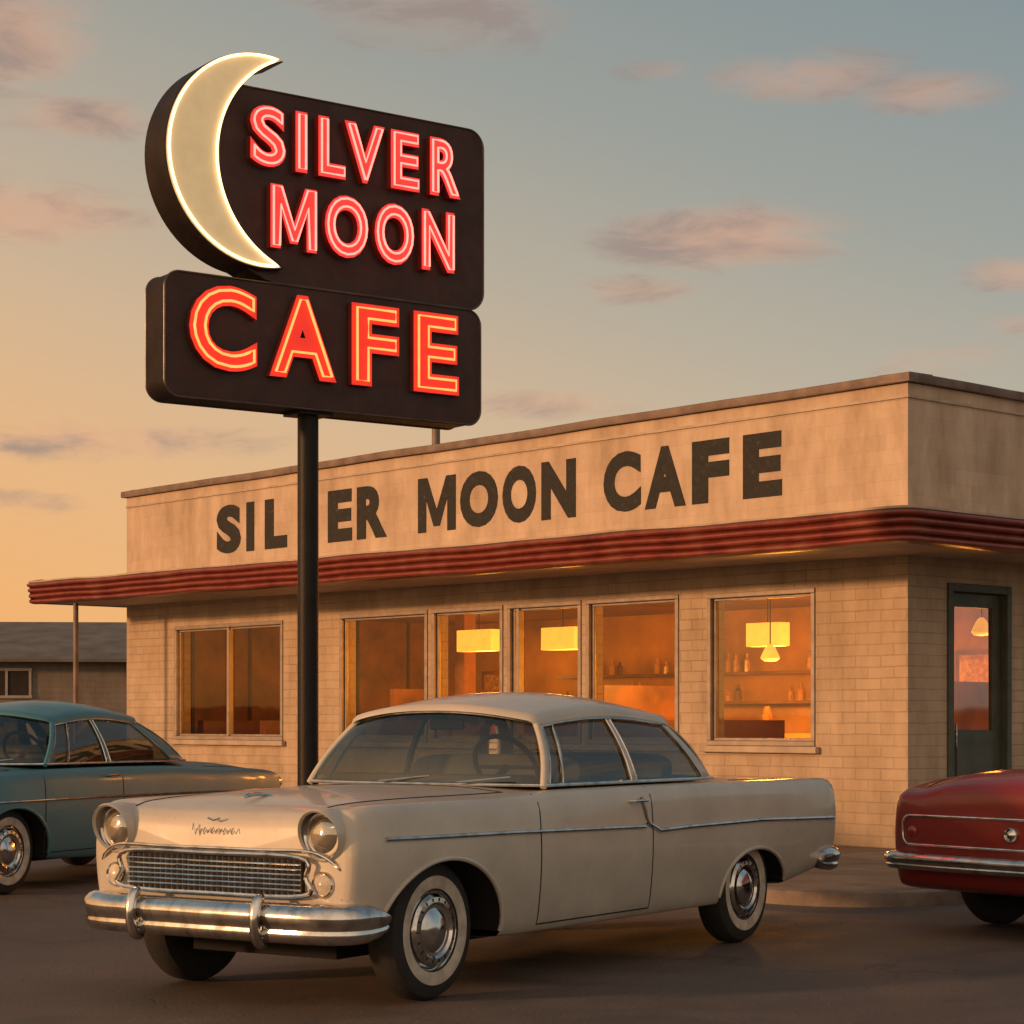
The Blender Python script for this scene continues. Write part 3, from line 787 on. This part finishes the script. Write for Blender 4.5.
    mr=MB(); mr.box(tf(0)+.10,tf(0)+.12,-.11,.11,topz(0,0)-.12,topz(0,0)-.06); mr.obj('mirror',BLACK,root,bevel=.01)
    seam=MB()
    d0,d1=P['door']
    for sg in (-1,1):
        zs0=interp(st,d0)[1]+.05; zs1=interp(st,d1)[1]+.05
        seam.tube([side(d0,zb-.03-(zb-.03-zs0)*k/14,sg,-.001) for k in range(15)],.0045,n=6)
        seam.tube([side(d1,zb-.02-(zb-.02-zs1)*k/14,sg,-.001) for k in range(15)],.0045,n=6)
        seam.tube([side(d0+(d1-d0)*k/10,zs0,sg,-.001) for k in range(11)],.0045,n=6)
        seam.tube([top(P['hood'][0]+(P['hood'][1]-P['hood'][0])*k/24,sg*(.56+.08*k/24),-.0005) for k in range(25)],.0045,n=6)
        seam.tube([top(G['br']+.08+(s1-.12-G['br']-.08)*k/16,sg*(.62),-.0005) for k in range(17)],.0045,n=6)
    seam.tube([top(P['hood'][1],-.64+1.28*k/16,-.0005) for k in range(17)],.0045,n=6)
    seam.obj('panel_gaps',SEAM,root)
    tm=MB()
    for sg in (-1,1):
        for line,r in P['trim']:
            pts=[]
            for a,b in zip(line,line[1:]):
                n=max(2,int(abs(b[0]-a[0])/.1)+2)
                for k in range(n): pts.append((a[0]+(b[0]-a[0])*k/n,a[1]+(b[1]-a[1])*k/n))
            pts.append(line[-1]); tm.tube([side(x,z,sg,.004) for x,z in pts],r,n=8)
        hx=d1-.10; h0=side(hx,zb-.09,sg,.0)
        tm.tube([h0,h0+Vector((0,sg*.035,0)),h0+Vector((-.13,sg*.035,.0)),h0+Vector((-.13,0,0))],.009,n=8)
    tm.obj('side_trim',CHROME,root,smooth=True)
    def bumper(path,z0,z1,nm):
        pp=crspline([(a,b,0) for a,b in path],5); b=MB(); rows=[]
        L=len(pp); h=z1-z0
        for i,p in enumerate(pp):
            a=pp[max(i-1,0)]; c=pp[min(i+1,L-1)]; t=(c-a).normalized(); nn=Vector((t.y,-t.x,0))
            if nm=='front_bumper': nn=-nn
            prof=[(-.05,.05),(-.02,.0),(.005,.02),(.020,.08),(.030,.18),(.034,.28),(.028,.34),(.029,.40),(.040,.50),(.046,.64),(.040,.80),(.018,.94),(-.010,1.0),(-.05,.97)]
            e=min(i,L-1-i)/5; e=min(1,e)**.5*.45+.55
            rows.append([(p.x+nn.x*o,p.y+nn.y*o,z0+h*.5+(f-.5)*h*e) for o,f in prof])
        b.grid(rows,0)
        for r in (rows[0],rows[-1]): b.add(r,[tuple(range(len(r)))])
        return b.obj(nm,CHROME,root,smooth=True,angle=60)
    F=P['fb']; fw=F.get('wrap',.30)
    def bpath(s,d,w,wr): return [(s+d*wr,-w-.005),(s+d*wr*.6,-w-.012),(s+d*.10,-w+.015),(s+d*.03,-w+.12),(s+d*.008,-.42),(s,0),(s+d*.008,.42),(s+d*.03,w-.12),(s+d*.10,w-.015),(s+d*wr*.6,w+.012),(s+d*wr,w+.005)]
    bumper(bpath(F['s'],1,F['w'],fw),F['z0'],F['z1'],'front_bumper')
    R=P['rb']
    bumper(bpath(R['s'],-1,R['w'],R.get('wrap',.34)),R['z0'],R['z1'],'rear_bumper')
    g=MB()
    for s,sd,B_ in ((F['s']-.035,-1,F),(R['s']+.035,1,R)):
        if B_.get('noguard'): continue
        for q in (-.375,.375):
            zz=(B_['z0']+B_['z1'])/2
            pts=[(s-sd*.05,q,zz-.10),(s,q,zz-.085),(s+sd*.022,q,zz-.03),(s+sd*.024,q,zz+.03),(s+sd*.008,q,zz+.09),(s-sd*.03,q,zz+.12)]
            g.tube(crspline(pts,3),[.016,.022]+[.025]*12+[.022,.014],n=12)
    g.obj('bumper_guards',CHROME,root,smooth=True)
    hl=MB(); hs,hq,hz=P['hl']
    for sg in (-1,1):
        c=Vector((hs,sg*hq,hz)); A_=Vector((-1,sg*.05,.0)).normalized()
        rows=[];n=40
        for d,r in ((-.30,.075),(-.16,.112),(-.06,.124),(.015,.120),(.028,.112),(.014,.104)):
            row=[]
            for k in range(n):
                a=2*math.pi*k/n; zz=math.sin(a); ex=(.028+.030*zz) if d>-.1 else 0
                row.append(c+A_*(d+ex)+Vector((0,math.cos(a)*r,zz*r)))
            rows.append(row)
        hl.grid(rows,0,closed=True)
        hl.lathe([(.110,-.02),(.108,.012),(.101,.022),(.091,.014),(.089,.0)],c,A_,40,1)
        hl.lathe([(.089,.0),(.075,-.03),(.04,-.05),(.001,-.055)],c,A_,32,2)
        hl.lathe([(.090,.004),(.075,.016),(.045,.026),(.001,.031)],c,A_,32,3)
        c2=Vector((hs+.0,sg*hq,P['pz']))
        hl.lathe([(.060,-.08),(.060,.02),(.053,.03),(.046,.022)],c2,A_,28,1); hl.lathe([(.048,.022),(.03,.036),(.001,.04)],c2,A_,28,4)
    hl.obj('headlights',[PM,CHROME,HLR,HL,AMB],root,smooth=True,angle=50)
    g=MB(); gz0,gz1,gw,gs=P['gr']
    g.box(gs-.004,gs+.05,-gw,gw,gz0,gz1,1)
    for k in range(1,7): z=gz0+(gz1-gz0)*k/7; g.tube([(gs-.016-.006*math.cos(q/gw*1.5),q,z) for q in [(-gw+2*gw*i/10) for i in range(11)]],.0042,n=6,m=0)
    nv=30
    for k in range(1,nv): q=-gw+2*gw*k/nv; g.tube([(gs-.018,q,gz0),(gs-.018,q,gz1)],.0024,n=6,m=0)
    fr_=[(gs-.02,-gw-.02,gz0),(gs-.02,-gw-.035,(gz0+gz1)/2),(gs-.02,-gw,gz1+.008),(gs-.03,0,gz1+.014),(gs-.02,gw,gz1+.008),(gs-.02,gw+.035,(gz0+gz1)/2),(gs-.02,gw+.02,gz0),(gs-.02,0,gz0-.010)]
    g.tube(crspline(fr_,5,True),.012,closed=True,n=8,m=0)
    hw_=hq+.10
    g.tube(crspline([(gs+.10,-hw_-.03,P['pz']-.02),(gs+.02,-hw_+.01,P['pz']+.075),(gs-.015,-hw_+.14,gz1+.035),(gs-.025,-.3,gz1+.037),(gs-.03,0,gz1+.038),(gs-.025,.3,gz1+.037),(gs-.015,hw_-.14,gz1+.035),(gs+.02,hw_-.01,P['pz']+.075),(gs+.10,hw_+.03,P['pz']-.02)],5),.008,n=8,m=0)
    ez=P['gr'][1]+.115
    pts=[(gs+.0,.13-.26*k/90,ez+.010*math.sin(k*.75)+.006*math.sin(k*.31)+(.018 if k<8 else 0)*math.sin(k*.8)) for k in range(91)]
    g.tube(pts,.0022,n=6,m=0)
    g.tube([(gs,q,ez+.048+abs(q)*.3) for q in (-.035,-.02,0,.02,.035)],.005,n=6,m=0)
    g.obj('grille',[CHROME,BLACK],root,smooth=True)
    o=MB(); a=top(st[0][0]+.24,0); o.tube(crspline([a+Vector((-.05,0,.008)),a+Vector((0,0,.020)),a+Vector((.1,0,.018)),a+Vector((.22,0,.004))],4),[.004,.007,.010,.011,.011,.010,.009,.009,.008,.007,.006,.005,.003],n=8); o.obj('hood_ornament',CHROME,root,smooth=True)
    tl=MB()
    if not P.get('rear_panel'):
        for sg in (-1,1):
            z,q=P['tl']; c=Vector((s1-.03,sg*q,z))
            tl.lathe([(.055,-.06),(.055,.03),(.048,.038),(.045,.03)],c,(1,0,0),28,0); tl.lathe([(.046,.03),(.03,.05),(.001,.058)],c,(1,0,0),28,1)
            tl.lathe([(.04,-.06),(.04,.03),(.035,.036)],c-Vector((0,0,.12)),(1,0,0),24,0); tl.lathe([(.036,.034),(.001,.045)],c-Vector((0,0,.12)),(1,0,0),24,2)
    else:
        def rear(q,z):
            h=bvh.ray_cast(Vector((s1+2,q,z)),Vector((-1,0,0))); return Vector(((h[0].x if h[0] else s1)+.004,q,z))
        loop=[rear(q,z) for q,z in rrect(-.72,.72,.545,.725,.06,5)]
        fine=[]
        for i_ in range(len(loop)):
            a=loop[i_]; b=loop[(i_+1)%len(loop)]; n=max(1,int((b-a).length/.08))
            for k in range(n):
                v=a.lerp(b,k/n); fine.append(rear(v.y,v.z))
        tl.tube(fine,.009,closed=True,n=8,m=0)
        c=rear(.14,.635); tl.lathe([(.046,-.01),(.046,.012),(.038,.020),(.031,.010),(.020,.018),(.001,.022)],c,(1,0,0),28,0)
        for sg in (-1,1):
            c=rear(sg*.64,.63); tl.lathe([(.034,-.01),(.034,.004),(.030,.008)],c,(1,0,0),28,1); tl.lathe([(.030,.007),(.02,.014),(.001,.018)],c,(1,0,0),28,1)
    tl.obj('tail_lights',[CHROME,TAIL,AMB],root,smooth=True,angle=50)
    return root,side,top
WHITE=paint('cream_car_paint',(.60,.545,.455),.33,(.17,.13,.095),.8,.45,blotch=.18)
TEAL=paint('teal_car_paint',(.065,.205,.255),.38,(.11,.085,.065),.5,.2)
REDP=paint('red_car_paint',(.22,.014,.010),.28,(.07,.03,.022),.4,.35)
gh=dict(z=.972,hb=.755,ht=.575,crown=.095,bf=.90,bfd=.09,br=3.16,brd=.40,tf=1.10,tfd=.09,tr=2.64,trd=.14,zt=1.315,ztm=.045,bp=1.88,cb=2.66,ct=2.45,vent=.09)
st=[(-.630,.745,.46,.84,.80),(-.620,.775,.44,.872,.845),(-.585,.802,.41,.905,.885),(-.47,.835,.36,.925,.925),(-.22,.864,.31,.930,.955),(.2,.875,.27,.935,.975),(.7,.875,.25,.945,.978),(1.1,.875,.25,.958,.970),(1.8,.875,.25,.960,.965),(2.6,.875,.25,.960,.965),(3.0,.872,.26,.955,.975),(3.5,.868,.31,.952,.965),(3.9,.860,.36,.952,.94),(4.18,.848,.40,.950,.90),(4.29,.832,.43,.940,.875),(4.33,.80,.47,.905,.83)]
white=dict(st=st,paint=WHITE,wb=3.14,fa=(.465,.350,.315),ra=(.43,.27,.29),gh=gh,door=(.78,1.89),hood=(-.57,.78),
  trim=[([(-.45,.775),(.5,.765),(1.80,.742)],.011),([(1.78,.90),(1.83,.76),(1.96,.715),(2.3,.722),(3.2,.725),(4.22,.70)],.012)],
  fb=dict(s=-.745,w=.785,z0=.312,z1=.495,wrap=.34),rb=dict(s=4.37,w=.84,z0=.37,z1=.52,wrap=.36),hl=(-.620,.628,.795),pz=.575,gr=(.525,.685,.525,-.650),tl=(.80,.72))
car('parked_car',(-1.014,10.326),math.atan2(.834,.552),white)
ghb=dict(z=.965,hb=.74,ht=.54,crown=.10,bf=.28,bfd=.24,br=2.92,brd=.42,tf=.72,tfd=.16,tr=2.20,trd=.20,zt=1.315,ztm=.05,bp=1.36,cb=2.30,ct=2.1,vent=.14)
stb=[(-.72,.60,.46,.76,.80),(-.70,.66,.42,.82,.86),(-.62,.74,.38,.87,.91),(-.40,.82,.32,.90,.95),(0,.86,.28,.92,.965),(.5,.87,.24,.935,.97),(1.2,.87,.22,.94,.955),(2.0,.87,.22,.935,.955),(2.5,.87,.23,.92,.965),(3.0,.87,.26,.90,.96),(3.5,.855,.30,.885,.945),(3.9,.82,.36,.86,.90),(4.1,.78,.40,.83,.85),(4.2,.70,.44,.76,.76)]
blue=dict(st=stb,paint=TEAL,wb=3.0,fa=(.42,.345,.31),ra=(.42,.24,.29),gh=ghb,door=(.35,1.40),hood=(-.60,.20),
  trim=[([(-.5,.70),(1.0,.705),(3.9,.69)],.010)],
  fb=dict(s=-.84,w=.80,z0=.33,z1=.50),rb=dict(s=4.26,w=.80,z0=.37,z1=.52),hl=(-.66,.60,.74),pz=.56,gr=(.50,.66,.50,-.745),tl=(.74,.68))
car('parked_car',(-4.50,16.28),math.atan2(.9165,.4),blue)
ghr=dict(z=.985,hb=.75,ht=.56,crown=.09,bf=.75,bfd=.2,br=2.55,brd=.34,tf=1.15,tfd=.12,tr=2.05,trd=.12,zt=1.30,ztm=.04,bp=1.65,cb=2.10,ct=2.0,vent=.1)
str_=[(-.72,.76,.46,.82,.80),(-.70,.80,.42,.86,.85),(-.5,.85,.34,.91,.93),(0,.875,.27,.94,.97),(1.0,.88,.25,.965,.98),(2.2,.88,.25,.975,.99),(2.8,.88,.25,.975,1.01),(3.3,.88,.25,.955,1.02),(3.6,.872,.255,.92,1.00),(3.75,.855,.265,.89,.965),(3.82,.835,.28,.865,.93),(3.86,.80,.31,.835,.885),(3.875,.76,.34,.805,.845)]
red=dict(st=str_,paint=REDP,wb=3.0,fa=(.45,.345,.31),ra=(.42,.27,.29),gh=ghr,door=(.8,1.75),hood=(-.6,.7),
  trim=[([(-.5,.72),(2.2,.73),(3.78,.72)],.009)],
  fb=dict(s=-.84,w=.83,z0=.33,z1=.50),rb=dict(s=3.94,w=.86,z0=.39,z1=.50,wrap=.46,noguard=True),hl=(-.66,.65,.79),pz=.585,gr=(.52,.68,.56,-.745),tl=(.68,.70),ww=False,rear_panel=True)
car('parked_car',(5.96,14.93),math.atan2(-.6,-.8),red)

# ------------------------------------------------------------------ distant low building at left
wh=empty('distant_warehouse',(-12.2,52,0),rad(4))
mb=MB(); mb.box(-30,6.5,0,10,0,2.85)
mb.obj('walls',brickmat('warehouse_wall',(.22,.18,.145),(.15,.12,.10),1,.3,.4),wh)
mb=MB()
for (y0,z0,y1,z1) in ((-.5,2.80,5,3.95),(10.5,2.80,5,3.95)):
    mb.add([(-30.5,y0,z0),(7,y0,z0),(7,y1,z1),(-30.5,y1,z1)],[(0,1,2,3)])
mb.add([(7,-.5,2.8),(7,10.5,2.8),(7,5,3.95)],[(0,1,2)]); mb.obj('roof',simple('warehouse_roof',(.15,.13,.11),.8,.1,.3,1.5,.2),wh,solid=.08)
mb=MB(); gm=MB()
for x in (-1.3,-8,-16,-24):
    gm.box(x,x+1.7,-.03,-.002,1.95,2.55)
    mb.box(x-.06,x+1.76,-.06,-.031,2.55,2.62); mb.box(x-.06,x+1.76,-.06,-.031,1.88,1.95)
    for k in range(4): mb.box(x-.03+k*.57,x+.03+k*.57,-.055,-.031,1.95,2.55)
gm.obj('window_panes',simple('dark_pane',(.03,.022,.018),.6,spec=.2),wh); mb.obj('window_trim',TRIM,wh)
mb=MB(); rows=[[],[]]
for k in range(145):
    a=2*math.pi*k/144; h=6+3*math.sin(k*.7)+2*math.sin(k*1.9+1)+2*math.sin(k*.23)
    rows[0].append((1200*math.cos(a),1200*math.sin(a),-1)); rows[1].append((1260*math.cos(a),1260*math.sin(a),max(3,h)))
mb.grid(rows); mb.obj('distant_hills',simple('hill_scrub',(.10,.08,.06),.95,0,.3,.02))

# ------------------------------------------------------------------ sky
w=D.worlds.new('World'); scene.world=w; w.use_nodes=True; t=w.node_tree
bg=t.nodes['Background']
Ls=Vector((-.90,-.40,.17)).normalized()
sky=N(t,'ShaderNodeTexSky'); sky.sky_type='NISHITA'; sky.sun_disc=False; sky.sun_elevation=math.asin(Ls.z); sky.sun_rotation=math.atan2(Ls.x,Ls.y)
def M_(op,a,b=None,c=None,clamp=False):
    n=N(t,'ShaderNodeMath',operation=op); n.use_clamp=clamp
    for i,x in enumerate((a,b,c)):
        if x is None: continue
        if isinstance(x,bpy.types.NodeSocket): t.links.new(x,n.inputs[i])
        else: n.inputs[i].default_value=x
    return n.outputs[0]
tc=N(t,'ShaderNodeTexCoord').outputs['Generated']
s=N(t,'ShaderNodeSeparateXYZ'); t.links.new(tc,s.inputs[0]); X,Y,Z=s.outputs
k=M_('ADD',Z,M_('MULTIPLY',X,.30))
kk=M_('ADD',M_('MULTIPLY',k,1/1.2),.3/1.2,clamp=True)
def kp(v): return min(max((v+.3)/1.2,0),1)
col=ramp(t,kk,[(kp(-.25),(.92,.38,.10)),(kp(-.03),(.88,.41,.135)),(kp(.06),(.78,.435,.19)),(kp(.13),(.64,.43,.25)),(kp(.20),(.47,.385,.28)),(kp(.28),(.325,.325,.28)),(kp(.38),(.225,.265,.265)),(kp(.9),(.10,.14,.17))])
az=M_('ARCTAN2',X,Y); el=M_('ARCSINE',Z)
mp=N(t,'ShaderNodeMapping'); t.links.new(tc,mp.inputs[0]); mp.inputs['Scale'].default_value=(1,1,3.2)
nz=noise(t,14,9,mp.outputs[0],.62,.4); nz2=noise(t,5,5,mp.outputs[0],.6,.2)
clouds=[(-.232,.305,.046,.022,1),(-.200,.272,.035,.009,.9),(-.225,.229,.050,.013,1.1),(.1026,.223,.052,.0135,1.1),(.06,.2,.027,.006,.8),(.136,.292,.040,.010,.9),(.194,.283,.030,.008,.9),(.236,.203,.024,.008,1),(-.195,.130,.066,.009,1),(.018,.149,.036,.006,.9),(-.035,.325,.06,.018,.55),(.20,.166,.04,.008,.7),(.07,.297,.016,.004,.5),(-.24,.1,.04,.005,.7),(.235,.18,.02,.005,.7)]
acc=None; lit=None
for a0,e0,sx,sy,st_ in clouds:
    dx=M_('DIVIDE',M_('SUBTRACT',az,a0),sx); dy=M_('DIVIDE',M_('SUBTRACT',el,e0),sy)
    d=M_('ADD',M_('MULTIPLY',dx,dx),M_('MULTIPLY',dy,dy))
    v=M_('MULTIPLY',M_('SUBTRACT',1.35,M_('MULTIPLY',d,.7)),st_)
    acc=v if acc is None else M_('MAXIMUM',acc,v)
body=M_('ADD',acc,M_('MULTIPLY',M_('SUBTRACT',nz,.52),4.2))
mask=N(t,'ShaderNodeMapRange',interpolation_type='SMOOTHSTEP'); t.links.new(body,mask.inputs[0]); mask.inputs[1].default_value=.0; mask.inputs[2].default_value=1.6
near=N(t,'ShaderNodeMapRange'); t.links.new(acc,near.inputs[0]); near.inputs[1].default_value=-1.5; near.inputs[2].default_value=.3
m1=M_('MULTIPLY',mask.outputs[0],near.outputs[0])
gen=N(t,'ShaderNodeMapRange'); t.links.new(nz2,gen.inputs[0]); gen.inputs[1].default_value=.56; gen.inputs[2].default_value=.72; gen.inputs[4].default_value=.8
far=N(t,'ShaderNodeMapRange'); t.links.new(M_('ABSOLUTE',az),far.inputs[0]); far.inputs[1].default_value=.28; far.inputs[2].default_value=.5
m1=M_('MAXIMUM',m1,M_('MULTIPLY',gen.outputs[0],far.outputs[0]))
m1=M_('MULTIPLY',m1,M_('MULTIPLY',M_('SUBTRACT',Z,.02),30,clamp=True))
ccol=ramp(t,nz,[(.40,(.72,.36,.21)),(.52,(.50,.29,.195)),(.62,(.33,.225,.18))])
final=mixrgb(t,M_('MULTIPLY',m1,.85),col,ccol)
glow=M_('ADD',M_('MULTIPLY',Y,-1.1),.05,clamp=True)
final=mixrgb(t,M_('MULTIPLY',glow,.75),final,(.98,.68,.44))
nis=N(t,'ShaderNodeMix',data_type='RGBA',blend_type='ADD'); nis.inputs[0].default_value=.02
t.links.new(final,nis.inputs[6]); t.links.new(sky.outputs[0],nis.inputs[7])
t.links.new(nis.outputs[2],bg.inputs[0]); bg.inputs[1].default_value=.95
sl=D.lights.new('sun','SUN'); sl.energy=2.8; sl.angle=rad(4); sl.color=(1,.50,.22)
so=D.objects.new('sun',sl); scene.collection.objects.link(so); so.rotation_euler=Ls.to_track_quat('Z','Y').to_euler()

# ------------------------------------------------------------------ camera
cam=D.cameras.new('camera'); co=D.objects.new('camera',cam); scene.collection.objects.link(co)
co.location=(0,0,1.3); co.rotation_euler=(rad(90),0,0); cam.lens=36*2125/1024; cam.sensor_width=36; cam.shift_y=210/1024; cam.clip_end=4000
scene.camera=co
scene.view_settings.view_transform='Standard'; scene.view_settings.look='None'; scene.view_settings.exposure=0
